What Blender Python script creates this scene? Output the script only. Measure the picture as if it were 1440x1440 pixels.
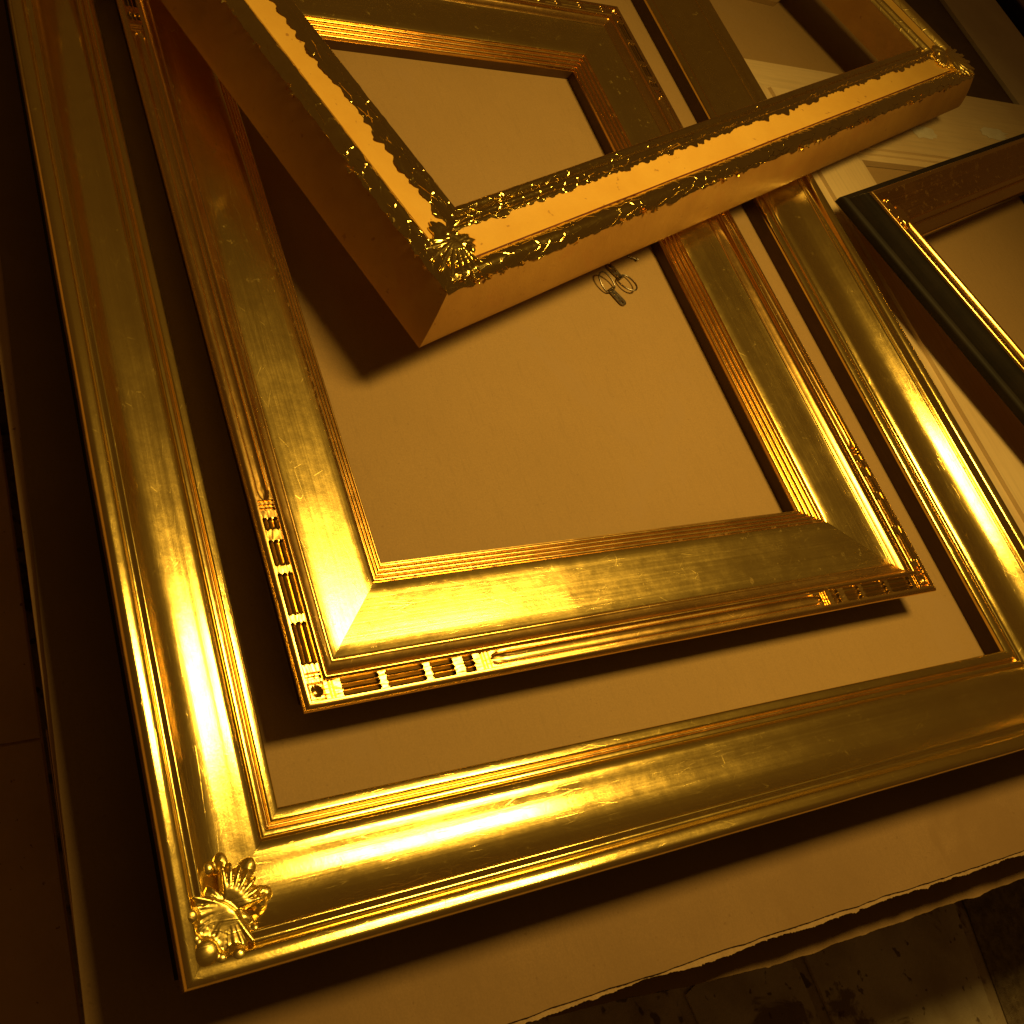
import bpy, bmesh, math, random
from mathutils import Vector, Matrix, noise
random.seed(7)
for o in list(bpy.data.objects): bpy.data.objects.remove(o)
SC = bpy.context.scene
COL = SC.collection
# ------------------------------------------------------------------ camera
cam_d = bpy.data.cameras.new('camera'); cam = bpy.data.objects.new('camera', cam_d); COL.objects.link(cam)
R0 = Vector((0.8913, -0.2505, 0.3779)); R1 = Vector((-0.0305, -0.8648, -0.5012)); R2 = Vector((0.4524, 0.4352, -0.7784))
R2.normalize(); R0 = (R0 - R2 * R0.dot(R2)).normalized(); R1 = R2.cross(R0)
m = Matrix((R0, -R1, -R2)).transposed().to_4x4(); m.translation = (0, 0, 1.25)
cam.matrix_world = m
cam_d.sensor_width = 36; cam_d.lens = 1505.35 / 1440 * 36
cam_d.shift_x = (720 - 452.25) / 1440; cam_d.shift_y = -(720 - 583.55) / 1440
cam_d.clip_start = 0.01; cam_d.clip_end = 100
SC.camera = cam
# ------------------------------------------------------------------ light
W = bpy.data.worlds.new('World'); SC.world = W; W.use_nodes = True
bg = W.node_tree.nodes['Background']; bg.inputs[0].default_value = (1.0, 0.46, 0.085, 1); bg.inputs[1].default_value = 0.054
def lamp(name, loc, target, size, power, col, shape='DISK', size_y=None):
    d = bpy.data.lights.new(name, 'AREA'); d.shape = shape; d.size = size
    if size_y: d.size_y = size_y
    d.energy = power; d.color = col
    o = bpy.data.objects.new(name, d); COL.objects.link(o); o.location = loc
    z = (Vector(loc) - Vector(target)).normalized(); x = Vector((1, 0, 0)); x = (x - z * x.dot(z)).normalized() if abs(z.x) < 0.9 else Vector((0, 1, 0)).cross(z).normalized()
    mt = Matrix((x, z.cross(x), z)).transposed().to_4x4(); mt.translation = loc; o.matrix_world = mt
    return o
lk = lamp('workshop_lamp', (1.85, 0.86, 1.95), (0.66, 0.44, 0.0), 0.70, 33.0, (1.0, 0.63, 0.125), 'RECTANGLE', 0.40)
lk.data.spread = math.radians(155)
SC.view_settings.view_transform = 'Standard'; SC.view_settings.look = 'None'
SC.view_settings.exposure = 0; SC.view_settings.gamma = 1
SC.render.engine = 'CYCLES'
SC.cycles.use_denoising = True
SC.cycles.max_bounces = 8; SC.cycles.glossy_bounces = 5; SC.cycles.sample_clamp_indirect = 6

# ------------------------------------------------------------------ materials
class NT:
    def __init__(s, name):
        s.m = bpy.data.materials.new(name); s.m.use_nodes = True
        s.t = s.m.node_tree; s.n = s.t.nodes; s.n.clear()
        s.out = s.add('ShaderNodeOutputMaterial'); s.p = s.add('ShaderNodeBsdfPrincipled')
        s.l(s.p.outputs[0], s.out.inputs[0])
        tc = s.add('ShaderNodeTexCoord'); oi = s.add('ShaderNodeObjectInfo')
        mu = s.add('ShaderNodeMath'); mu.operation = 'MULTIPLY'; s.l(oi.outputs['Random'], mu.inputs[0]); mu.inputs[1].default_value = 17.0
        va = s.add('ShaderNodeVectorMath'); va.operation = 'ADD'; s.l(tc.outputs['Object'], va.inputs[0]); s.l(mu.outputs[0], va.inputs[1])
        s.co = va.outputs[0]; s.raw = tc.outputs['Object']
    def add(s, t): return s.n.new(t)
    def l(s, a, b): s.t.links.new(a, b)
    def val(s, sock, v):
        if hasattr(v, 'is_linked') or hasattr(v, 'links'): s.l(v, sock)
        else: sock.default_value = v
    def scale(s, v, sc):
        n = s.add('ShaderNodeMapping'); s.l(v, n.inputs[0]); n.inputs['Scale'].default_value = sc; return n.outputs[0]
    def noise(s, v, sc, det=4, rough=0.55, dist=0.0):
        n = s.add('ShaderNodeTexNoise'); s.l(v, n.inputs['Vector']); n.inputs['Scale'].default_value = sc
        n.inputs['Detail'].default_value = det; n.inputs['Roughness'].default_value = rough; n.inputs['Distortion'].default_value = dist
        return n.outputs[0]
    def voro(s, v, sc, feat='F1', out='Distance', rnd=1.0):
        n = s.add('ShaderNodeTexVoronoi'); n.feature = feat; s.l(v, n.inputs['Vector']); n.inputs['Scale'].default_value = sc
        n.inputs['Randomness'].default_value = rnd
        return n.outputs[out]
    def ramp(s, f, stops, interp='LINEAR'):
        n = s.add('ShaderNodeValToRGB'); s.l(f, n.inputs[0]); cr = n.color_ramp; cr.interpolation = interp
        while len(cr.elements) < len(stops): cr.elements.new(0.5)
        for e, (p, c) in zip(cr.elements, stops):
            e.position = p; e.color = (c, c, c, 1) if isinstance(c, (int, float)) else (*c, 1)
        return n.outputs[0]
    def math(s, op, a, b=0.0, c=None):
        n = s.add('ShaderNodeMath'); n.operation = op; s.val(n.inputs[0], a); s.val(n.inputs[1], b)
        if c is not None: s.val(n.inputs[2], c)
        return n.outputs[0]
    def mix(s, f, a, b, mode='MIX'):
        n = s.add('ShaderNodeMix'); n.data_type = 'RGBA'; n.blend_type = mode
        s.val(n.inputs[0], f)
        for sock, v in ((n.inputs[6], a), (n.inputs[7], b)):
            if isinstance(v, tuple): sock.default_value = (*v, 1)
            else: s.l(v, sock)
        return n.outputs[2]
    def bump(s, h, dist, strength=1.0, prev=None):
        n = s.add('ShaderNodeBump'); s.l(h, n.inputs['Height']); n.inputs['Distance'].default_value = dist; n.inputs['Strength'].default_value = strength
        if prev: s.l(prev, n.inputs['Normal'])
        return n.outputs[0]

def gold(name, col, worn, r0, r1, streak=1.0, wear=0.5, rubbed=0.0, crumple=0.0, dull=0.06, relief=1.0):
    """gilded wood: leaf over clay, brushed along the rail, rubbed and scratched"""
    k = NT(name)
    st = k.noise(k.scale(k.co, (3, 260, 260)), 1.0, 3)                # streaks along the rail
    fine = k.noise(k.co, 420, 3, 0.7)
    big = k.noise(k.co, 9, 4, 0.6)
    mid = k.noise(k.co, 55, 5, 0.65)
    # scratches: thin cell borders stretched in two directions
    def lines(rot, sc, seed):
        n = k.add('ShaderNodeMapping'); k.l(k.co, n.inputs[0]); n.inputs['Rotation'].default_value = (0, 0, rot); n.inputs['Scale'].default_value = sc; n.inputs['Location'].default_value = (seed, seed, 0)
        ln = k.ramp(k.voro(n.outputs[0], 1.0, 'DISTANCE_TO_EDGE'), [(0.0, 1.0), (0.010, 0.0)])
        return k.math('MULTIPLY', ln, k.ramp(k.noise(k.co, 19 + seed, 2), [(0.54, 0.0), (0.64, 1.0)]))
    scr = k.math('MAXIMUM', lines(0.5, (11, 75, 11), 1.0), k.math('MAXIMUM', lines(-0.9, (14, 90, 14), 3.0), lines(1.4, (10, 80, 10), 5.0)))
    # leaf laps: each leaf a slightly different tone
    sx = k.add('ShaderNodeSeparateXYZ'); k.l(k.raw, sx.inputs[0])
    lapn = k.math('FLOOR', k.math('MULTIPLY_ADD', k.noise(k.co, 30, 2), 0.10, k.math('MULTIPLY', sx.outputs[0], 8.5)))
    wn = k.add('ShaderNodeTexWhiteNoise'); wn.noise_dimensions = '1D'; k.l(lapn, wn.inputs['W'])
    lap = wn.outputs['Value']
    w = k.math('MULTIPLY', k.ramp(k.math('MULTIPLY_ADD', fine, 0.25, k.math('MULTIPLY', mid, 0.75)), [(0.66 - 0.1 * wear, 0.0), (0.72 - 0.1 * wear, 1.0)]), wear)
    c = k.mix(k.math('MULTIPLY', lap, 0.26), col, tuple(x * y for x, y in zip(col, (0.86, 0.82, 0.7))))
    cloud = k.ramp(k.noise(k.co, 42, 8, 0.78), [(0.38, 0.0), (0.62, 1.0)])
    c = k.mix(k.math('MULTIPLY', cloud, 0.30), c, tuple(x * y for x, y in zip(col, (0.62, 0.56, 0.45))))
    geo = k.add('ShaderNodeNewGeometry')
    ridge = k.math('MULTIPLY', k.ramp(geo.outputs['Pointiness'], [(0.53, 0.0), (0.60, 1.0)]), k.ramp(k.noise(k.co, 75, 6, 0.7), [(0.55, 0.0), (0.62, 1.0)]))
    w = k.math('MAXIMUM', w, k.math('MULTIPLY', ridge, min(1.0, wear * 1.8)))
    c = k.mix(w, c, worn)
    pit = k.ramp(k.voro(k.co, 95), [(0.045, 1.0), (0.075, 0.0)])
    pit = k.math('MULTIPLY', pit, k.ramp(k.noise(k.co, 7, 3), [(0.48, 0.0), (0.6, 1.0)]))
    c = k.mix(k.math('MULTIPLY', pit, 0.85), c, (0.10, 0.05, 0.02))
    k.l(c, k.p.inputs['Base Color'])
    k.l(k.math('SUBTRACT', 1.0, k.math('MULTIPLY', w, 0.8)), k.p.inputs['Metallic'])
    rg = k.math('MULTIPLY_ADD', st, 0.45, k.math('MULTIPLY', big, 0.55))
    rr = k.ramp(rg, [(0.36, r0), (0.64, r1)])
    rr = k.math('ADD', rr, k.math('MULTIPLY', scr, 0.10))
    rr = k.math('ADD', rr, k.math('MULTIPLY', lap, 0.018))
    rr = k.math('ADD', rr, k.math('MULTIPLY', cloud, 0.05))
    k.l(rr, k.p.inputs['Roughness'])
    b = k.bump(st, 0.00007 * streak * relief)
    b = k.bump(fine, 0.00004 * relief, 1.0, b)
    b = k.bump(mid, 0.00012 * relief, 1.0, b)
    b = k.bump(scr, 0.00006 * relief, 0.5, b)
    if crumple:
        cr = k.voro(k.scale(k.co, (0.45, 1, 1)), 62, 'DISTANCE_TO_EDGE')
        cr2 = k.noise(k.scale(k.co, (0.6, 1, 1)), 75, 4, 0.6, 1.2)
        cm = k.ramp(k.noise(k.scale(k.co, (1, 0.3, 0.3)), 16, 2), [(0.38, 0.2), (0.6, 1.0)])
        b = k.bump(k.math('MULTIPLY', cm, k.ramp(cr, [(0.0, 1.0), (0.06, 0.0)])), 0.0026 * crumple, 1.0, b)
        b = k.bump(k.math('MULTIPLY', cm, cr2), 0.0030 * crumple, 1.0, b)
    k.l(b, k.p.inputs['Normal'])
    if dull:
        # a broad second lobe: the dusty, hand-rubbed surface over the bright leaf
        g2 = k.add('ShaderNodeBsdfGlossy'); k.l(c, g2.inputs[0]); g2.inputs['Roughness'].default_value = 0.42; k.l(b, g2.inputs['Normal'])
        mx = k.add('ShaderNodeMixShader'); mx.inputs[0].default_value = dull
        k.l(k.p.outputs[0], mx.inputs[1]); k.l(g2.outputs[0], mx.inputs[2]); k.l(mx.outputs[0], k.out.inputs[0])
    return k.m

def matte(name, a, b, rough=0.6, sc=20, grain=None, bump=0.0004, spec=0.3, speck=None, stain=None):
    k = NT(name)
    n1 = k.noise(k.co, sc, 5, 0.6)
    c = k.mix(k.ramp(n1, [(0.35, 0.0), (0.68, 1.0)]), a, b)
    h = k.noise(k.co, sc * 14, 3, 0.7)
    if name.startswith('brown_card'):
        gr = k.noise(k.co, 380, 3, 0.75); c = k.mix(k.ramp(gr, [(0.3, 0.0), (0.7, 0.6)]), c, tuple(x * 0.70 for x in a)); fb = k.noise(k.scale(k.co, (220, 26, 26)), 1.0, 3, 0.6, 0.8)
        c = k.mix(k.ramp(fb, [(0.54, 0.0), (0.72, 0.5)]), c, tuple(x * 0.75 for x in a)); grain = None
    if grain:
        g = k.noise(k.scale(k.co, grain), 1.0, 5, 0.6, 0.3)
        c = k.mix(k.ramp(g, [(0.45, 0.0), (0.72, 0.55)]), c, tuple(x * 0.72 for x in a)); h = g
    if speck:
        s = k.ramp(k.noise(k.co, speck[0], 2, 0.5), [(speck[1], 0.0), (speck[1] + 0.05, 1.0)])
        c = k.mix(k.math('MULTIPLY', s, 0.7), c, speck[2])
    if stain:
        s = k.ramp(k.noise(k.co, stain[0], 5, 0.65, 0.6), [(stain[1], 0.0), (stain[1] + 0.05, 1.0)])
        c = k.mix(k.math('MULTIPLY', s, stain[3]), c, stain[2])
    k.l(c, k.p.inputs['Base Color']); k.p.inputs['Roughness'].default_value = rough
    k.p.inputs['Specular IOR Level'].default_value = spec
    k.l(k.bump(h, bump), k.p.inputs['Normal'])
    return k.m

G = (1.0, 0.76, 0.25)
M = {}
M['gold'] = gold('burnished_gold_leaf', G, (0.20, 0.07, 0.02), 0.085, 0.15, wear=0.35, dull=0.05)
M['gold_bead'] = gold('bright_gold_bead', G, (0.22, 0.08, 0.02), 0.08, 0.13, wear=0.25, dull=0.05)
M['gold_old'] = gold('rubbed_gold_leaf', G, (0.16, 0.05, 0.02), 0.11, 0.19, wear=0.45, dull=0.05)
M['gold_old_edge'] = gold('rubbed_gold_edge', (0.95, 0.62, 0.20), (0.20, 0.08, 0.03), 0.14, 0.22, wear=0.35, dull=0.03, relief=0.7)
M['slot'] = gold('dark_slot', (0.27, 0.18, 0.055), (0.10, 0.05, 0.02), 0.30, 0.45, wear=0.5, dull=0.02, relief=0.5)  # darker, duller gold for the recessed faces of the flute blocks
M['gold_new'] = gold('fresh_crumpled_leaf', G, (0.30, 0.11, 0.02), 0.06, 0.11, wear=0.1, crumple=0.34, dull=0.004)
M['gold_new_smooth'] = gold('fresh_smooth_leaf', G, (0.30, 0.11, 0.02), 0.09, 0.15, wear=0.1, crumple=0.06, dull=0.03)
M['gold_dark'] = gold('dark_polished_gold', (0.92, 0.58, 0.18), (0.10, 0.03, 0.01), 0.12, 0.17, wear=0.0, dull=0.02, relief=0.0)
M['gold_leaf_soft'] = gold('soft_fresh_leaf', G, (0.30, 0.11, 0.02), 0.19, 0.27, wear=0.1, crumple=0.08, dull=0.08)
M['gold_worn'] = gold('worn_dark_gold', (0.62, 0.34, 0.10), (0.045, 0.018, 0.008), 0.16, 0.30, wear=0.9, dull=0.01, relief=1.2)
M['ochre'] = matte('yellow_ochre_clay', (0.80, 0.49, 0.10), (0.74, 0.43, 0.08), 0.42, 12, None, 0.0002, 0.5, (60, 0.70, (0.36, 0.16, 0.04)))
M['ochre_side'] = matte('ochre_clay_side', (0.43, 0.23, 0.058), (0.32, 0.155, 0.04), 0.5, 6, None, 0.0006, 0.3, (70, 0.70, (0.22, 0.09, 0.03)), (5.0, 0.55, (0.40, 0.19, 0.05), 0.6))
M['red_clay'] = matte('red_clay', (0.16, 0.035, 0.015), (0.10, 0.02, 0.01), 0.5, 30)
M['black_side'] = matte('black_painted_wood', (0.014, 0.010, 0.007), (0.024, 0.016, 0.010), 0.6, 14, (4, 160, 160), 0.0003, 0.18)
M['brown_side'] = matte('brown_stained_wood', (0.10, 0.050, 0.022), (0.07, 0.032, 0.015), 0.5, 12, (4, 140, 140), 0.0003, 0.3)
M['card'] = matte('brown_cardboard', (0.43, 0.278, 0.125), (0.40, 0.256, 0.112), 0.75, 5, (260, 40, 40), 0.00012, 0.2, (150, 0.70, (0.30, 0.19, 0.09)), (3.0, 0.62, (0.38, 0.25, 0.13), 0.5))
M['card_out'] = matte('brown_card_outer', (0.33, 0.205, 0.10), (0.27, 0.165, 0.08), 0.8, 5, (260, 40, 40), 0.00015, 0.15, (120, 0.70, (0.22, 0.13, 0.06)), (3.0, 0.56, (0.25, 0.15, 0.07), 0.6))
M['card_edge'] = matte('torn_cardboard', (0.44, 0.30, 0.17), (0.34, 0.22, 0.12), 0.85, 40, None, 0.0008, 0.1)
M['card_dark'] = matte('grubby_cardboard', (0.62, 0.40, 0.22), (0.50, 0.31, 0.16), 0.8, 6, None, 0.0003, 0.15, (90, 0.70, (0.12, 0.06, 0.03)))
M['raw_wood'] = matte('raw_pale_wood', (0.72, 0.55, 0.32), (0.66, 0.48, 0.27), 0.55, 6, (5, 130, 130), 0.0003, 0.3)
M['glue'] = matte('dried_white_filler', (0.74, 0.68, 0.58), (0.66, 0.58, 0.46), 0.6, 40, None, 0.0006, 0.3)
M['grey_board'] = matte('grey_brown_board', (0.62, 0.50, 0.36), (0.55, 0.44, 0.31), 0.7, 8, None, 0.0003, 0.2)
M['bench'] = matte('dark_bench_top', (0.20, 0.13, 0.075), (0.14, 0.085, 0.045), 0.6, 10)
M['floor'] = matte('stained_floor', (0.60, 0.48, 0.34), (0.38, 0.28, 0.18), 0.8, 9, None, 0.002, 0.2, (26, 0.60, (0.05, 0.02, 0.012)), (4.0, 0.52, (0.10, 0.035, 0.02), 0.75))
M['slab'] = matte('worn_floor_slab', (0.62, 0.52, 0.38), (0.44, 0.34, 0.23), 0.8, 9, None, 0.0015, 0.2, (40, 0.66, (0.07, 0.025, 0.015)), (6.0, 0.57, (0.12, 0.05, 0.03), 0.7))
M['gravel'] = matte('rough_dark_floor', (0.45, 0.34, 0.22), (0.22, 0.15, 0.09), 0.9, 40, None, 0.006, 0.2, (70, 0.60, (0.22, 0.15, 0.09)))
k = NT('steel'); k.p.inputs['Base Color'].default_value = (0.30, 0.25, 0.20, 1); k.p.inputs['Metallic'].default_value = 1
k.l(k.ramp(k.noise(k.co, 160, 3), [(0.3, 0.24), (0.7, 0.42)]), k.p.inputs['Roughness']); M['steel'] = k.m

# ------------------------------------------------------------------ object helpers
def link(name, me, mat, parent=None, loc=None, rz=None):
    o = bpy.data.objects.new(name, me); COL.objects.link(o)
    if mat: me.materials.append(mat)
    if parent: o.parent = parent
    if loc is not None: o.location = loc
    if rz is not None: o.rotation_euler = (0, 0, rz)
    return o
def thing(name, label, cat, loc=(0, 0, 0), rz=0, group=None):
    o = bpy.data.objects.new(name, None); COL.objects.link(o); o.empty_display_size = 0.05
    o.location = loc; o.rotation_euler = (0, 0, rz); o['label'] = label; o['category'] = cat
    if group: o['group'] = group
    return o
def tag(o, label, cat, group=None):
    o['label'] = label; o['category'] = cat
    if group: o['group'] = group
    return o
def struct(o): o['kind'] = 'structure'; return o
def finish(bm, name, ang=34):
    bmesh.ops.recalc_face_normals(bm, faces=bm.faces)
    a = math.radians(ang)
    for f in bm.faces: f.smooth = True
    for e in bm.edges:
        if len(e.link_faces) == 2 and e.calc_face_angle(0) > a: e.smooth = False
    me = bpy.data.meshes.new(name); bm.to_mesh(me); bm.free(); return me

def arc(s0, z0, s1, z1, h, n=9):
    """points from (s0,z0) to (s1,z1) bulging by h to the left (up)"""
    out = []
    dx, dz = s1 - s0, z1 - z0; L = math.hypot(dx, dz); nx, nz = -dz / L, dx / L
    for i in range(n + 1):
        t = i / n; b = h * math.sin(math.pi * t) ** 0.75
        out.append((s0 + dx * t + nx * b, z0 + dz * t + nz * b))
    return out
def catmull(pts, n=6):
    P = [pts[0]] + list(pts) + [pts[-1]]; out = []
    for i in range(1, len(P) - 2):
        p0, p1, p2, p3 = P[i - 1:i + 3]
        for j in range(n):
            t = j / n
            out.append(tuple(0.5 * (2 * p1[q] + (p2[q] - p0[q]) * t + (2 * p0[q] - 5 * p1[q] + 4 * p2[q] - p3[q]) * t * t + (3 * p1[q] - p0[q] - 3 * p2[q] + p3[q]) * t ** 3) for q in (0, 1)))
    out.append(tuple(pts[-1])); return out
def sweep(prof, length, step=0.03, wob=0.0004, crump=0.0, seed=0, closed=False, edge_jit=None, x0=None, x1=None):
    """a mitred rail: profile (s inwards, z up) run along local x"""
    bm = bmesh.new(); n = max(2, int(length / step)); rows = []
    for i in range(n + 1):
        t = i / n; row = []
        for j, (s, z) in enumerate(prof):
            a, b = (s if x0 is None else x0), (length - s if x1 is None else x1)
            x = a + (b - a) * t
            v = Vector((x * 7 + seed * 3.1, s * 30, z * 30 + seed)); d = noise.noise(v) * wob
            zz, ss = z + d, s + noise.noise(v + Vector((9, 4, 2))) * wob
            if crump:
                mk = min(1.0, max(0.18, 0.5 + 2.2 * noise.noise(Vector((x * 11, seed * 2.3, 0.7)))))
                q = Vector((x * 95 + s * 70 + seed, s * 60, z * 60)); zz += noise.noise(q) * crump * mk; ss += noise.noise(q + Vector((5, 5, 5))) * crump * mk
            if edge_jit and 0 < i < n:
                lo, hi = edge_jit
                jj = noise.fractal(Vector((x * 26 + seed * 5, 0.3, seed)), 1.0, 2.0, 5)
                if j == 0 and lo: ss -= abs(jj) * lo
                if j == len(prof) - 1 and hi: ss += abs(jj) * hi
            row.append(bm.verts.new((x, ss, zz)))
        rows.append(row)
    m_ = len(prof)
    for i in range(n):
        for j in range(m_ - 1 + (1 if closed else 0)):
            bm.faces.new((rows[i][j], rows[i + 1][j], rows[i + 1][(j + 1) % m_], rows[i][(j + 1) % m_]))
    if closed:
        bm.faces.new(rows[0]); bm.faces.new(rows[-1])
    return bm
def rails(W_, L_): # (length, location, rotation) of the four rails of a frame, outer corner at the origin
    return [(W_, (0, 0, 0), 0), (L_, (W_, 0, 0), math.pi / 2), (W_, (W_, L_, 0), math.pi), (L_, (0, L_, 0), -math.pi / 2)]

# ------------------------------------------------------------------ ornament helpers
def blob(bm, c, r, rot=0.0, seg=14, ring=9, ridges=0, rdepth=0.0, curl=0.0):
    """an ellipsoid lobe, optionally grooved along its length"""
    ca, sa = math.cos(rot), math.sin(rot); rows = []
    for i in range(ring + 1):
        th = math.pi * i / ring; row = []
        for j in range(seg):
            ph = 2 * math.pi * j / seg
            x, y, z = math.cos(th), math.sin(th) * math.cos(ph), math.sin(th) * math.sin(ph)
            g = 1 + (rdepth * math.cos(ridges * ph) if ridges else 0)
            px, py, pz = x * r[0], y * r[1] * g, z * r[2] * g + curl * x * x
            row.append(bm.verts.new((c[0] + px * ca - py * sa, c[1] + px * sa + py * ca, c[2] + pz)))
        rows.append(row)
    for i in range(ring):
        for j in range(seg):
            try: bm.faces.new((rows[i][j], rows[i][(j + 1) % seg], rows[i + 1][(j + 1) % seg], rows[i + 1][j]))
            except ValueError: pass
    bmesh.ops.remove_doubles(bm, verts=bm.verts, dist=1e-6)
def lobe(name, parent, mat, *a, **k_):
    bm = bmesh.new(); blob(bm, *a, **k_); return link(name, finish(bm, name, 60), mat, parent)

# ------------------------------------------------------------------ floor, bench, cardboard
def sheet(name, pts, z0, z1, mat, parent=None):
    bm = bmesh.new(); n = len(pts)
    a = [bm.verts.new((x, y, z1)) for x, y in pts]; b = [bm.verts.new((x, y, z0)) for x, y in pts]
    bm.faces.new(a); bm.faces.new(b[::-1])
    for i in range(n): bm.faces.new((a[i], b[i], b[(i + 1) % n], a[(i + 1) % n]))
    return link(name, finish(bm, name, 20), mat, parent)
fl = struct(sheet('floor', [(-6, -6), (9, -6), (9, 9), (-6, 9)], -0.66, -0.62, M['floor']))
# slabs are placed on the floor at z = -0.62
def slab(pts, mat, h):
    return sheet('floor_slab', pts, -0.618, -0.62 + h, mat, fl)
def jag(p, q, n, amp, seed):
    out = []
    for i in range(n):
        t = i / n; x, y = p[0] + (q[0] - p[0]) * t, p[1] + (q[1] - p[1]) * t
        dx, dy = q[0] - p[0], q[1] - p[1]; L = math.hypot(dx, dy)
        j = noise.fractal(Vector((t * L * 14 + seed, seed, 0.5)), 0.9, 2.0, 6) * amp if i else 0
        out.append((x - dy / L * j, y + dx / L * j))
    return out

SH = -0.024                            # the torn sheet lies on the bench; a cardboard pad on it carries the frames
LZ = SH - 0.075
def sc_(p): return [(x * (1.25 - SH) / 1.25, y * (1.25 - SH) / 1.25) for x, y in p]
bench = struct(sheet('bench_top', [(0.36, -0.09), (6.0, -0.09), (6.0, 6.0), (0.36, 6.0)], -0.18, LZ - 0.0045, M['bench']))
def lw(p): return [(x * (1.25 - LZ) / 1.25, y * (1.25 - LZ) / 1.25) for x, y in p]
low = sheet('cardboard_sheet', lw(jag((0.262, -0.085), (0.75, -0.128), 60, 0.0012, 1) + jag((0.75, -0.128), (1.15, -0.165), 60, 0.002, 2) + jag((1.15, -0.165), (2.6, -0.185), 400, 0.0032, 3) + [(2.6, 0.3), (0.262, 0.3)]), LZ - 0.004, LZ, M['card_out'])
tag(low, 'grubby lower cardboard sheet peeping out under the torn bottom edge of the upper one', 'cardboard', 'cardboard sheets on the bench')
top_pts = sc_(jag((0.256, -0.118), (2.7, -0.150), 600, 0.0018, 4) + [(2.9, 1.0), (2.9, 4.1), (0.29, 4.1)] + jag((0.29, 0.95), (0.256, -0.118), 40, 0.0008, 6))
card = thing('cardboard_sheet', 'large brown cardboard sheet with a torn front edge spread under the pile of frames', 'cardboard', group='cardboard sheets on the bench')
sheet('top_liner', top_pts, SH - 0.003, SH, M['card_out'], card)
bm = bmesh.new()     # the corrugated core, showing as a ragged lip under the liner
core = sc_(jag((0.256, -0.123), (2.7, -0.156), 900, 0.0030, 11))
core = [(x, y - 0.003 * abs(noise.noise(Vector((x * 160, 3, 1)))) - 0.006 * max(0, noise.noise(Vector((x * 31, 8, 1))) - 0.25)) for x, y in core]
a = [bm.verts.new((x, y, SH - 0.0035 - 0.0025 * abs(noise.noise(Vector((x * 90, 0, 0)))))) for x, y in core]; b = [bm.verts.new((x, y + 0.03, SH - 0.0035)) for x, y in core]
c_ = [bm.verts.new((x, y, SH - 0.0092)) for x, y in core]
for i in range(len(core) - 1):
    bm.faces.new((a[i], a[i + 1], b[i + 1], b[i])); bm.faces.new((c_[i], c_[i + 1], a[i + 1], a[i]))
link('torn_core', finish(bm, 'torn_core', 20), M['card_edge'], card)
sheet('bottom_liner', sc_([(0.262, -0.112), (2.85, -0.14), (2.88, 1.0), (2.88, 4.1), (0.30, 4.1)]), SH - 0.0090, SH - 0.0060, M['card_dark'], card)
pad = thing('cardboard_pad', 'thick flat cardboard pad seen inside the openings of the gold frames', 'cardboard', group='cardboard sheets on the bench')
sheet('pad_top', [(0.37, 0.03), (3.02, 0.03), (3.02, 4.2), (0.37, 4.2)], -0.004, 0.0, M['card'], pad)
sheet('pad_body', [(0.372, 0.032), (3.018, 0.032), (3.018, 4.198), (0.372, 4.198)], SH + 0.0005, -0.0045, M['card_edge'], pad)

# lower carton to the left of the bench
box = thing('carton', 'dark brown carton standing lower down beyond the left cardboard edge', 'box', (-0.62, -0.9, -0.62))
def boxmesh(x0, x1, y0, y1, z0, z1):
    bm = bmesh.new(); vs = [bm.verts.new((x, y, z)) for x in (x0, x1) for y in (y0, y1) for z in (z0, z1)]
    for f in ((0, 1, 3, 2), (4, 6, 7, 5), (0, 4, 5, 1), (2, 3, 7, 6), (0, 2, 6, 4), (1, 5, 7, 3)): bm.faces.new([vs[i] for i in f])
    return bm
link('carton_body', finish(boxmesh(0, 0.93, 0, 2.6, 0, 0.36), 'carton_body'), M['card_dark'], box)
for y0, y1 in ((0.004, 1.248), (1.252, 2.596)):
    link('flap', finish(boxmesh(0.004, 0.926, y0, y1, 0.3604, 0.3644), 'flap'), M['card_dark'], box)

# floor slabs seen past the bench corner (bottom right of the picture)
FS = 1.87 / 1.25
def fpt(x, y): return (x * FS, y * FS)
slab([fpt(1.00, -0.16), fpt(1.19, -0.10), fpt(1.20, -0.33), fpt(1.02, -0.33)], M['slab'], 0.006)
slab([fpt(1.21, -0.10), fpt(1.545, -0.10), fpt(1.50, -0.34), fpt(1.22, -0.34)], M['slab'], 0.009)
slab([fpt(1.57, -0.10), fpt(1.95, -0.10), fpt(1.95, -0.36), fpt(1.525, -0.36)], M['gravel'], 0.004)
slab([fpt(0.55, -0.10), fpt(0.98, -0.15), fpt(1.00, -0.33), fpt(0.55, -0.30)], M['floor'], 0.005)

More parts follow.
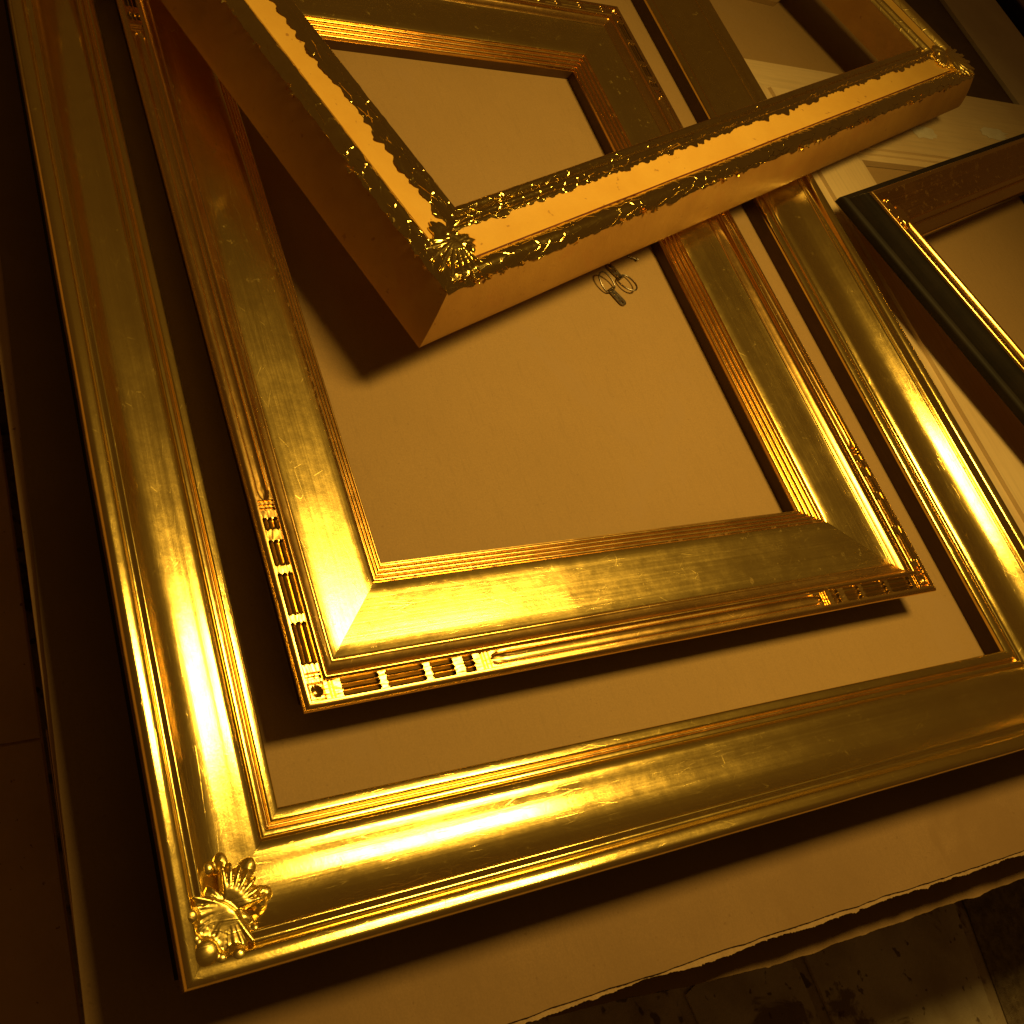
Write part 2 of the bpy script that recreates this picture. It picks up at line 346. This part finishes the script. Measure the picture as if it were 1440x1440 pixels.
# ------------------------------------------------------------------ big scoop frame
bx, by, bW, bwm = 0.3438, 0.0004, 1.7138, 0.1594
bL = 2.35
big = thing('picture_frame', 'large burnished gold scoop frame at the bottom of the pile with a leafy corner ornament', 'picture frame', (bx, by, 0), 0, 'gilded frames in the pile')
P_side = [(0.014, 0.001), (0.013, 0.05), (0.005, 0.058), (0.000, 0.066)]
P_outer = catmull([(0.000, 0.066), (0.0006, 0.0760), (0.0030, 0.0825), (0.0070, 0.0845), (0.0120, 0.0840), (0.0170, 0.0829), (0.0215, 0.0806), (0.0240, 0.0762)], 4)
P_cove = catmull([(0.0240, 0.0762), (0.0265, 0.0712), (0.0305, 0.0690), (0.0350, 0.0700)], 4) + arc(0.0350, 0.0700, 0.0400, 0.0682, 0.0016, 5)[1:]
P_scoop = catmull([(0.0400, 0.0682), (0.0520, 0.0598), (0.0650, 0.0530), (0.0780, 0.0489), (0.0900, 0.0466), (0.1010, 0.0454), (0.1100, 0.0449), (0.1185, 0.0438), (0.1255, 0.0408), (0.1290, 0.0380)], 5)
P_bead = catmull([(0.1290, 0.0380), (0.1297, 0.0405), (0.1309, 0.0418), (0.1340, 0.0415), (0.1368, 0.0406), (0.1380, 0.0388)], 4)
P_lipcove = catmull([(0.1380, 0.0388), (0.1395, 0.0363), (0.1418, 0.0356), (0.1435, 0.0372)], 4)
P_lip = catmull([(0.1435, 0.0372), (0.1443, 0.0396), (0.1460, 0.0407), (0.1500, 0.0402), (0.1545, 0.0392), (0.1580, 0.0376), (0.1592, 0.0350), (0.1594, 0.031)], 4)
P_in = [(0.1594, 0.031), (0.1590, 0.001)]
for i, (L_, loc, rz) in enumerate(rails(bW, bL)):
    r = link('rail', finish(sweep(P_scoop, L_, 0.02, 0.0003, seed=i), 'rail', 50), M['gold'], big, loc, rz)
    link('outer_side', finish(sweep(P_side, L_, 0.2, 0.0, seed=i), 'outer_side'), M['black_side'], r)
    link('outer_bead', finish(sweep(P_outer, L_, 0.02, 0.0004, seed=i), 'outer_bead', 50), M['gold_bead'], r)
    link('cove', finish(sweep(P_cove, L_, 0.03, 0.0001, seed=i), 'cove', 50), M['gold'], r)
    link('small_bead', finish(sweep(P_bead, L_, 0.03, 0.0001, seed=i), 'small_bead', 50), M['gold_bead'], r)
    link('sight_cove', finish(sweep(P_lipcove, L_, 0.03, 0.0001, seed=i), 'sight_cove', 50), M['gold_old_edge'], r)
    link('sight_edge', finish(sweep(P_lip, L_, 0.03, 0.0002, seed=i), 'sight_edge', 50), M['gold_bead'], r)
    link('inner_side', finish(sweep(P_in, L_, 0.2, 0.0, seed=i), 'inner_side'), M['brown_side'], r)
def melt(name, bm, mat, parent, loc, rz, voxel=0.0013, it=3):
    """fuse overlapping lobes into one carved relief"""
    bmesh.ops.recalc_face_normals(bm, faces=bm.faces)
    me = bpy.data.meshes.new(name); bm.to_mesh(me); bm.free()
    o = bpy.data.objects.new(name, me); COL.objects.link(o)
    a = o.modifiers.new('r', 'REMESH'); a.mode = 'VOXEL'; a.voxel_size = voxel; a.use_smooth_shade = True
    b = o.modifiers.new('s', 'SMOOTH'); b.iterations = it; b.factor = 0.5
    dg = bpy.context.evaluated_depsgraph_get(); m2 = bpy.data.meshes.new_from_object(o.evaluated_get(dg))
    bpy.data.objects.remove(o); bpy.data.meshes.remove(me); m2.name = name
    for p in m2.polygons: p.use_smooth = True
    m2.materials.clear()
    return link(name, m2, mat, parent, loc, rz)
def feather(bm, root, ang, ln, wd, hz, n=3, drop=0.0):
    """an acanthus leaf: a fan of narrow grooved lobes from a root point"""
    for q in range(n):
        t = (q - (n - 1) / 2); A = ang + t * 0.26; L_ = ln * (1 - 0.10 * abs(t))
        cx, cy = root[0] + math.cos(A) * L_ * 0.55, root[1] + math.sin(A) * L_ * 0.55
        blob(bm, (cx, cy, root[2] - drop * 0.5), (L_ * 0.55, wd, hz), A, 10, 9, 3, 0.12, -drop)
# corner ornament: a shell with fanned leaves and round berries
bm = bmesh.new()
for q in range(7):       # shell ribs, fanned about its foot
    A = math.radians(45 + (q - 3) * 13); f0 = (0.064, 0.064)
    blob(bm, (f0[0] + math.cos(A) * 0.025, f0[1] + math.sin(A) * 0.025, 0.0605), (0.026, 0.0050, 0.0125), A, 10, 9)
blob(bm, (0.083, 0.083, 0.055), (0.024, 0.022, 0.012), math.radians(45), 16, 10)
for A, d_ in ((14, 0.056), (45, 0.062), (76, 0.056)):
    A = math.radians(A); blob(bm, (0.058 + math.cos(A) * d_, 0.058 + math.sin(A) * d_, 0.0515), (0.013, 0.010, 0.009), A, 12, 8)
root = (0.066, 0.066, 0.066)
for A in (170, 195, 218, 232, 255, 280): feather(bm, root, math.radians(A), 0.045, 0.0058, 0.0080, 3, -0.006)
for A in (140, 310): feather(bm, root, math.radians(A), 0.036, 0.0058, 0.0070, 3, 0.004)
blob(bm, (0.046, 0.046, 0.066), (0.038, 0.034, 0.0095), math.radians(45), 16, 10)
for cx, cy, rr, zz in ((0.028, 0.029, 0.0160, 0.0800), (0.062, 0.019, 0.0090, 0.0815), (0.019, 0.066, 0.0090, 0.0815), (0.104, 0.064, 0.0080, 0.0620), (0.054, 0.109, 0.0085, 0.0600), (0.043, 0.020, 0.007, 0.0825), (0.020, 0.044, 0.006, 0.0825), (0.090, 0.040, 0.006, 0.068)):
    blob(bm, (cx, cy, zz), (rr, rr * 0.92, rr * 0.62), 0.4, 14, 10)
    blob(bm, (cx, cy, zz - rr * 0.35), (rr * 1.35, rr * 1.3, rr * 0.40), 0.4, 14, 8)
melt('corner_ornament', bm, M['gold_leaf_soft'], big, (0, 0, -0.003), 0, 0.0013, 6)

# ------------------------------------------------------------------ middle frame with the flat panel
mW, mL, mwm = 1.2172, 1.4342, 0.1896
th = math.radians(0.978)
mloc = (0.5565 * math.cos(th) - 0.2454 * math.sin(th), 0.5565 * math.sin(th) + 0.2454 * math.cos(th), 0)
mid = thing('picture_frame', 'wide flat gold panel frame with carved corner flutes lying inside the large frame', 'picture frame', mloc, th, 'gilded frames in the pile')
Q_side = [(0.024, 0.001), (0.023, 0.022), (0.014, 0.030), (0.012, 0.040), (0.003, 0.052), (0.0, 0.060)]
Q_edge = arc(0.0, 0.060, 0.0095, 0.0675, 0.0030, 7) + [(0.0105, 0.0655)]
Q_ridge = [(0.0330, 0.0655)] + arc(0.0338, 0.0668, 0.0410, 0.0655, 0.0030, 7) + catmull([(0.0410, 0.0655), (0.0435, 0.0600), (0.050, 0.0565), (0.0570, 0.0545)], 4)[1:] + arc(0.0575, 0.0542, 0.0620, 0.0525, 0.0012, 4)
Q_panel = [(0.0620, 0.0525), (0.0640, 0.0518), (0.080, 0.0508), (0.110, 0.0486), (0.140, 0.0464), (0.1535, 0.0452), (0.1555, 0.0442)]
Q_sight = [(0.1555, 0.0442), (0.1570, 0.0400)]
for j in range(4):
    s0 = 0.1570 + j * 0.0078; z0 = 0.0400 - j * 0.0042
    Q_sight += arc(s0, z0, s0 + 0.0068, z0 - 0.0030, 0.0034, 6) + [(s0 + 0.0075, z0 - 0.0052)]
Q_sight += [(0.1896, 0.0225)]
Q_in = [(0.1896, 0.0225), (0.1890, 0.001)]
def carve(L_, seed):
    """carved channel floor: square, bars, three flutes in blocks, then a long round-ended trough"""
    s0, s1, zb = 0.0105, 0.0330, 0.0655
    nS = 26; xs = []
    x = 0.0
    G_ = 0.315
    while x < G_: xs.append(x); x += 0.0016
    while x < L_ - G_: xs.append(x); x += 0.03
    while x < L_: xs.append(x); x += 0.0016
    xs.append(L_)
    def h(x, v):
        d = min(x, L_ - x)                 # distance from the outer corner
        # half-width coordinate v in -1..1
        if d < 0.034:                      # corner square with a hollow
            if d < 0.0105: return 0.0
            u = (d - 0.0222) / 0.0112
            rr = math.hypot(u, v)
            if rr < 0.62: return -0.0048 * (1 - (rr / 0.62) ** 2) ** 0.5
            return -0.0006 if max(abs(u), abs(v)) < 0.82 else (-0.0028 if max(abs(u), abs(v)) < 0.93 else 0.0)
        for c0 in (0.0395, 0.0445, 0.268, 0.274, 0.280):
            if abs(d - c0) < 0.0010: return -0.0030
        if 0.0525 < d < 0.262:
            bl = [(0.060, 0.107), (0.125, 0.174), (0.192, 0.220), (0.2425, 0.252)]
            for q0, q1 in bl:
                if q0 - 0.006 < d < q1 + 0.006:
                    f = (v + 1) / 2 * 3; i_ = min(2, int(f)); w = (f - i_) * 2 - 1
                    if abs(v) > 0.97 or abs(w) > 0.90: return 0.0
                    a0, a1 = q0 - 0.004 * (1 - w * w), q1 + 0.004 * (1 - w * w)
                    if a0 < d < a1: return -0.0052 * (1 - abs(w) / 0.90) ** 0.8
            return 0.0
        if d > 0.281:                      # long trough
            e = min(1.0, max(0.0, (d - 0.2825) / 0.016)); wv = 0.72 * math.sqrt(max(0.0, 1 - (1 - e) ** 2))
            if wv > 0 and abs(v) < wv: return -0.0042 * math.sqrt(1 - (v / wv) ** 2) ** 0.7
        return 0.0
    bm = bmesh.new(); rows = []
    for x in xs:
        row = []
        for j in range(nS + 1):
            v = -1 + 2 * j / nS; s = s0 + (s1 - s0) * j / nS
            # mitre: clip to the diagonal
            xx = min(max(x, s), L_ - s)
            row.append(bm.verts.new((xx, s, zb + h(xx, v) + noise.noise(Vector((x * 90, s * 300, seed))) * 0.00025)))
        rows.append(row)
    for i in range(len(rows) - 1):
        for j in range(nS):
            q = (rows[i][j], rows[i + 1][j], rows[i + 1][j + 1], rows[i][j + 1])
            if len({tuple(round(c, 6) for c in v.co) for v in q}) < 3: continue
            try: f = bm.faces.new(q)
            except ValueError: continue
            c_ = f.calc_center_median(); d_ = min(c_.x, L_ - c_.x)
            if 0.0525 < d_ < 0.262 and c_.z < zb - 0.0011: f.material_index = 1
    bmesh.ops.dissolve_degenerate(bm, dist=1e-6, edges=bm.edges)
    return bm
for i, (L_, loc, rz) in enumerate(rails(mW, mL)):
    r = link('rail', finish(sweep(Q_panel, L_, 0.02, 0.00035, seed=i + 10), 'rail', 50), M['gold_old'], mid, loc, rz)
    link('outer_side', finish(sweep(Q_side, L_, 0.1, 0.0003, seed=i), 'outer_side'), M['brown_side'], r)
    link('outer_edge', finish(sweep(Q_edge, L_, 0.02, 0.0004, seed=i), 'outer_edge', 40), M['gold_old_edge'], r)
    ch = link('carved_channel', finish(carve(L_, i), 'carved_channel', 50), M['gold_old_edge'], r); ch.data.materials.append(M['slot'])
    link('ridge', finish(sweep(Q_ridge, L_, 0.02, 0.0003, seed=i), 'ridge', 40), M['gold_old_edge'], r)
    link('sight_edge', finish(sweep(Q_sight, L_, 0.02, 0.0003, seed=i), 'sight_edge', 40), M['gold_old_edge'], r)
    link('inner_side', finish(sweep(Q_in, L_, 0.2, 0.0, seed=i), 'inner_side'), M['brown_side'], r)

# ------------------------------------------------------------------ half-gilded frame on top
tz = 0.1; ta = math.radians(21.3)
tW, tL, twm = 2.000, 1.50, 0.131
top = thing('picture_frame', 'tall half-gilded ochre frame with crumpled gold leaf lying slantwise on top of the pile', 'picture frame', (0.8801, 0.7915, tz), ta, 'gilded frames in the pile')
T_side = catmull([(-0.030, 0.001), (-0.0285, 0.012), (-0.020, 0.040), (-0.008, 0.070), (-0.002, 0.083), (0.0, 0.087)], 4)
T_outer = arc(0.0, 0.087, 0.036, 0.0885, 0.0125, 12)
T_line = [(0.036, 0.0885), (0.0372, 0.0870), (0.0388, 0.0880)]
T_cove = catmull([(0.0388, 0.0880), (0.050, 0.0868), (0.066, 0.0858), (0.082, 0.0860), (0.094, 0.0872)], 5)
T_in1 = arc(0.094, 0.0872, 0.1125, 0.0880, 0.0085, 9)
T_in2 = [(0.1125, 0.0880)] + arc(0.1140, 0.0870, 0.131, 0.0840, 0.0060, 8)
T_in = [(0.131, 0.084), (0.1305, 0.001)]
def leaf_flakes(L_, n, seed, s_, z_):
    rnd = random.Random(seed); bm = bmesh.new()
    for c in range(n):
        cx = rnd.uniform(0.05, L_ - 0.05)
        for q in range(rnd.choice((1, 2, 3, 5, 7))):
            x = cx + rnd.gauss(0, 0.012); sz = rnd.uniform(0.002, 0.0075)
            up = Vector((rnd.uniform(-1, 1), rnd.uniform(-1, 1), rnd.uniform(-.4, 1))).normalized()
            sd = up.orthogonal().normalized(); s2 = up.cross(sd)
            o_ = Vector((x, s_ + rnd.gauss(0, 0.0022), z_ + rnd.gauss(0, 0.003)))
            k_ = rnd.randint(4, 5)
            vs = [bm.verts.new(o_ + (sd * math.cos(6.28 * u / k_ + rnd.uniform(-.4, .4)) + s2 * math.sin(6.28 * u / k_)) * sz * rnd.uniform(.5, 1.2) + up * rnd.uniform(-.3, .3) * sz) for u in range(k_)]
            ce = bm.verts.new(o_ + up * sz * 0.3)
            for u in range(k_): bm.faces.new((vs[u], vs[(u + 1) % k_], ce))
    return bm
for i, (L_, loc, rz) in enumerate(rails(tW, tL)):
    smooth = i == 1
    leaf = M['gold_leaf_soft'] if smooth else M['gold_new']; cr = 0.0001 if smooth else 0.0009
    st_ = 0.02 if smooth else 0.004
    r = link('rail', finish(sweep(T_cove, L_, 0.03, 0.0003, seed=i + 20), 'rail', 50), M['ochre'], top, loc, rz)
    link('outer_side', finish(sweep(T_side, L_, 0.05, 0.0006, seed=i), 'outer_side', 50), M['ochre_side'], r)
    link('gilded_outer_bead', finish(sweep(T_outer, L_, st_, 0.0005, cr, seed=i, edge_jit=(0.006, 0.0)), 'gilded_outer_bead', 70), leaf, r)
    link('clay_line', finish(sweep(T_line, L_, 0.05, 0.0002, seed=i), 'clay_line'), M['red_clay'], r)
    # leaf laid over the inner beads, its torn edge lapping onto the ochre
    lapz = [(0.0915, 0.0872 + 0.0006), (0.0945, 0.0882)] + T_in1[1:]
    link('gilded_inner_bead', finish(sweep(lapz, L_, st_, 0.0004, cr, seed=i + 4, edge_jit=(0.016, 0.0)), 'gilded_inner_bead', 70), leaf, r)
    link('sight_edge', finish(sweep(T_in2, L_, st_, 0.0004, cr * 0.8, seed=i + 8), 'sight_edge', 70), leaf, r)
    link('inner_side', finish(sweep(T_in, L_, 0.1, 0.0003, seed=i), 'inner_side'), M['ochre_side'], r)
    fk = link('loose_leaf', finish(leaf_flakes(L_, 30, i, -0.001, 0.087), 'loose_leaf', 10), M['gold_new_smooth'], r); fk['kind'] = 'stuff'
def top_ornament(loc, rz, seed, spread_, hz, mat, it):
    rnd = random.Random(seed); bm = bmesh.new(); root = (0.070, 0.070, 0.0905)
    for q in range(7):
        A = math.radians(225 + (q - 3) * spread_); feather(bm, root, A, 0.060 + 0.018 * math.cos((q - 3) * 0.6), 0.0050, hz, 3, -0.004 - hz * 0.3)
    for A in (25, 65): feather(bm, root, math.radians(A), 0.026, 0.0070, hz, 3, 0.002)
    for A in (-8, 98): feather(bm, root, math.radians(A), 0.046, 0.0070, hz * 1.1, 3, 0.002)
    blob(bm, (0.062, 0.062, 0.0885), (0.044, 0.034, 0.0085), math.radians(45), 16, 10)
    for q in range(12):
        cx, cy, rr = 0.062 + rnd.uniform(-.05, .03), 0.062 + rnd.uniform(-.05, .03), rnd.uniform(0.005, 0.009)
        blob(bm, (cx, cy, 0.0945), (rr, rr * rnd.uniform(.5, 1), rr * 0.8), rnd.uniform(0, 3), 12, 8)
    return melt('corner_ornament', bm, mat, top, loc, rz, 0.0013, it)
top_ornament((0, 0, 0), 0, 3, 16, 0.0070, M['gold_new_smooth'], 6)
top_ornament((tW, 0, 0), math.pi / 2, 5, 19, 0.0110, M['gold_leaf_soft'], 1)

# ------------------------------------------------------------------ dark sided frame at the right
da = math.radians(17.5)
dW, dL, dwm = 1.15, 1.05, 0.125
# top left outer corner of this frame is seen at (2.103, 1.120); local origin is the bottom left corner
dz = 0.088
dloc = Vector((2.103, 1.120, dz)) + Matrix.Rotation(da, 3, 'Z') @ Vector((0, -dL, 0))
drk = thing('picture_frame', 'black-sided frame with polished dark gold beads and cardboard inside at the right edge', 'picture frame', dloc, da, 'gilded frames in the pile')
D_side = [(-0.028, 0.001), (-0.0282, 0.014), (-0.0265, 0.0185), (-0.0215, 0.0215), (-0.0150, 0.0225), (-0.0140, 0.0250), (-0.0045, 0.0470), (-0.0030, 0.0485), (0.0, 0.056)]
D_outer = arc(0.0, 0.056, 0.011, 0.0585, 0.0040, 7)
D_scoop = catmull([(0.011, 0.0585), (0.020, 0.0535), (0.030, 0.0465)], 4) + arc(0.030, 0.0465, 0.037, 0.0440, 0.0020, 5)[1:] + catmull([(0.037, 0.0440), (0.048, 0.0385), (0.062, 0.0352), (0.072, 0.0350)], 4)[1:] + arc(0.072, 0.0350, 0.079, 0.0345, 0.0016, 5)[1:] + [(0.082, 0.0350)]
D_bead = arc(0.082, 0.0350, 0.098, 0.0320, 0.0065, 8)
D_cove = catmull([(0.098, 0.0320), (0.102, 0.0275), (0.108, 0.0265)], 4)
D_sight = arc(0.108, 0.0265, 0.125, 0.0150, 0.0050, 7)
D_in = [(0.125, 0.015), (0.1245, 0.001)]
for i, (L_, loc, rz) in enumerate(rails(dW, dL)):
    r = link('rail', finish(sweep(D_scoop, L_, 0.03, 0.0003, seed=i + 30), 'rail', 50), M['gold_worn'], drk, loc, rz)
    link('outer_side', finish(sweep(D_side, L_, 0.1, 0.0003, seed=i), 'outer_side', 40), M['black_side'], r)
    link('outer_bead', finish(sweep(D_outer, L_, 0.06, 0.0, seed=i), 'outer_bead', 50), M['gold_dark'], r)
    link('bead', finish(sweep(D_bead, L_, 0.06, 0.0, seed=i), 'bead', 50), M['gold_dark'], r)
    link('sight_cove', finish(sweep(D_cove, L_, 0.06, 0.0, seed=i), 'sight_cove', 50), M['gold_dark'], r)
    link('sight_edge', finish(sweep(D_sight, L_, 0.06, 0.0, seed=i), 'sight_edge', 50), M['gold_dark'], r)
    link('inner_side', finish(sweep(D_in, L_, 0.2, 0.0, seed=i), 'inner_side'), M['brown_side'], r)
bm = bmesh.new(); root = (0.060, 0.060, 0.042)
blob(bm, (0.056, 0.056, 0.040), (0.026, 0.016, 0.008), math.radians(45), 16, 10)
for A in (200, 225, 250, 45, 0, 90, 20, 70): feather(bm, root, math.radians(A), 0.042, 0.0036, 0.0055, 3, -0.003 if A > 180 else 0.003)
for cx, cy in ((0.030, 0.052), (0.052, 0.030), (0.028, 0.028), (0.086, 0.050), (0.050, 0.086)): blob(bm, (cx, cy, 0.049 if cx + cy < 0.1 else 0.040), (0.006, 0.006, 0.005), 0, 12, 8)
melt('corner_ornament', bm, M['gold_dark'], drk, (0, dL, 0), -math.pi / 2, 0.0014, 2)

# ------------------------------------------------------------------ raw wooden frame
wz = 0.001
raw = thing('wooden_frame', 'raw pale wooden frame with white filler on its mitre lying beside the large gold frame', 'wooden frame', (2.085, 1.660 - 1.7, wz), 0)
R_prof = [(0.0, 0.001), (0.0, 0.020), (0.100, 0.021), (0.102, 0.029), (0.272, 0.030), (0.274, 0.024), (0.286, 0.024), (0.288, 0.019), (0.306, 0.018), (0.307, 0.001)]
R_prof = [(s if s < 0.001 else s, z) for s, z in R_prof]
for i, (L_, loc, rz) in enumerate(rails(2.1, 1.7)):
    link('rail', finish(sweep(R_prof, L_, 0.1, 0.0005, seed=i + 40), 'rail', 20), M['raw_wood'], raw, loc, rz)
def patch(parent, c, r, z, seed, mat):
    bm = bmesh.new(); ce = bm.verts.new((c[0], c[1], z + 0.0007)); n = 26; ring = []; rg2 = []
    for i in range(n):
        A = 2 * math.pi * i / n; q = 0.65 + 0.7 * abs(noise.noise(Vector((math.cos(A) * 2 + seed, math.sin(A) * 2, seed))))
        ring.append(bm.verts.new((c[0] + math.cos(A) * r[0] * q, c[1] + math.sin(A) * r[1] * q, z))); rg2.append(bm.verts.new((c[0] + math.cos(A) * r[0] * q * .85, c[1] + math.sin(A) * r[1] * q * .85, z + 0.0005)))
    for i in range(n):
        j = (i + 1) % n; bm.faces.new((ring[i], ring[j], rg2[j], rg2[i])); bm.faces.new((rg2[i], rg2[j], ce))
    return link('filler_patch', finish(bm, 'filler_patch', 60), mat, parent)
for c, r_, sd in (((0.165, 1.545), (0.030, 0.030), 1), ((0.205, 1.46), (0.035, 0.035), 2), ((0.62, 1.51), (0.07, 0.030), 3), ((0.95, 1.545), (0.08, 0.030), 4), ((1.02, 1.47), (0.06, 0.028), 5)):
    patch(raw, c, r_, 0.0302, sd, M['glue'])

# ------------------------------------------------------------------ board and other pieces at the top right
bd = tag(link('flat_board', finish(boxmesh(3.36, 3.69, 1.668, 4.0, -0.0235, 0.004), 'flat_board'), M['grey_board']), 'flat grey-brown board lying behind the raw wooden frame at the top right', 'board')
dk = sheet('dark_gap_strip', [(3.03, 1.63), (3.352, 1.655), (3.352, 3.9), (3.03, 3.9)], -0.0235, -0.004, M['brown_side'])  # added strip: its dark brown stands in for the shadowed gap
tag(dk, 'dark brown strip added to tone the shadowed gap between the cardboard pad and the flat grey-brown board', 'board')
t2 = sheet('card_offcut', [(2.455, 1.927), (2.70, 2.09), (2.60, 2.30), (2.30, 1.935)], 0.0006, 0.0150, M['card'])
tag(t2, 'small thick cardboard offcut with a dark edge at the top beside the half-gilded frame', 'cardboard')
fd = thing('picture_frame', 'dark frame behind the flat board in the top right corner', 'picture frame', (3.74, 1.98, -0.0235), math.radians(4), 'gilded frames in the pile')
for i, (L_, loc, rz) in enumerate(rails(1.2, 1.2)):
    r = link('rail', finish(sweep(D_scoop, L_, 0.05, 0.0003, seed=i + 50), 'rail', 50), M['gold_dark'], fd, loc, rz)
    link('outer_side', finish(sweep([(0.0, 0.001), (0.0, 0.056)] + D_outer, L_, 0.1, 0.0003, seed=i), 'outer_side', 40), M['black_side'], r)
    link('sight_edge', finish(sweep(D_bead + D_cove[1:] + D_sight[1:] + D_in[1:], L_, 0.05, 0.0002, seed=i), 'sight_edge', 50), M['brown_side'], r)

# ------------------------------------------------------------------ hangers and screw on the cardboard
def tube(bm, pts, r, seg=8, closed=False):
    n = len(pts); rows = []
    for i in range(n):
        p = Vector(pts[i]); a_ = Vector(pts[(i - 1) % n] if closed or i else pts[0]); b_ = Vector(pts[(i + 1) % n] if closed or i < n - 1 else pts[-1])
        t = (b_ - a_).normalized(); u = t.cross(Vector((0, 0, 1)))
        u = u.normalized() if u.length > 1e-6 else Vector((1, 0, 0)); v = u.cross(t)
        rows.append([bm.verts.new(p + (u * math.cos(6.2832 * j / seg) + v * math.sin(6.2832 * j / seg)) * r) for j in range(seg)])
    for i in range(n if closed else n - 1):
        for j in range(seg):
            bm.faces.new((rows[i][j], rows[(i + 1) % n][j], rows[(i + 1) % n][(j + 1) % seg], rows[i][(j + 1) % seg]))
    if not closed: bm.faces.new(rows[0]); bm.faces.new(rows[-1])
def hanger(loc, rz, label, tilt):
    t = thing('ring_hanger', label, 'picture hanger', loc, rz, 'ring hangers on the cardboard')
    ring = []
    for i in range(28):
        A = 2 * math.pi * i / 28; x, y = math.cos(A) * 0.024, math.sin(A) * 0.017
        if x < -0.012: x = -0.012 - (x + 0.012) * -0.35
        ring.append((x + 0.014, y, 0.0035 + tilt * (x + 0.012)))
    bm = bmesh.new(); tube(bm, ring, 0.0017, 8, True); link('ring', finish(bm, 'ring', 60), M['steel'], t)
    bm = bmesh.new(); n = 24; hole = [(-0.030, 0.0), 0.0032]
    o_ = []; i_ = []
    for q in range(n):
        A = 2 * math.pi * q / n; ex = -0.030 + math.cos(A) * 0.0085; ey = math.sin(A) * 0.0085
        if math.cos(A) > 0: ex = -0.030 + 0.032 * min(1, math.cos(A) * 1.6)
        o_.append((ex, ey)); i_.append((-0.030 + math.cos(A) * 0.0032, math.sin(A) * 0.0032))
    for z, flip in ((0.0014, 0), (0.0028, 1)):
        pass
    A_ = [bm.verts.new((*p, 0.0030)) for p in o_]; B_ = [bm.verts.new((*p, 0.0030)) for p in i_]
    C_ = [bm.verts.new((*p, 0.0012)) for p in o_]; D_ = [bm.verts.new((*p, 0.0012)) for p in i_]
    for q in range(n):
        w_ = (q + 1) % n
        bm.faces.new((A_[q], A_[w_], B_[w_], B_[q])); bm.faces.new((C_[q], D_[q], D_[w_], C_[w_])); bm.faces.new((A_[q], C_[q], C_[w_], A_[w_])); bm.faces.new((B_[q], B_[w_], D_[w_], D_[q]))
    link('strap', finish(bm, 'strap', 30), M['steel'], t)
    bm = bmesh.new(); tube(bm, [(0.002, y, 0.0032) for y in (-0.0085, -0.004, 0.0, 0.004, 0.0085)], 0.0024, 10); link('hinge_loop', finish(bm, 'hinge_loop', 50), M['steel'], t)
    return t
hanger((1.407, 0.945, 0.001), math.radians(118), 'steel ring hanger with its strap end pointing down, nearer of the two on the cardboard', 0.25)
hanger((1.444, 0.976, 0.001), math.radians(-62), 'steel ring hanger with its strap in shadow under the half-gilded frame', 0.15)
sc_ = thing('screw', 'tiny steel screw lying on the cardboard beside the ring hangers', 'screw', (1.500, 1.025, 0.003), math.radians(-25))
bm = bmesh.new(); tube(bm, [(-0.012, 0, 0), (-0.008, 0, 0), (0.0, 0, 0.0002), (0.008, 0, 0.0006)], 0.0013, 8); link('shank', finish(bm, 'shank', 50), M['steel'], sc_)
bm = bmesh.new(); tube(bm, [(0.008, 0, 0.0006), (0.0095, 0, 0.0008), (0.011, 0, 0.0009)], 0.0034, 12); link('head', finish(bm, 'head', 50), M['steel'], sc_)
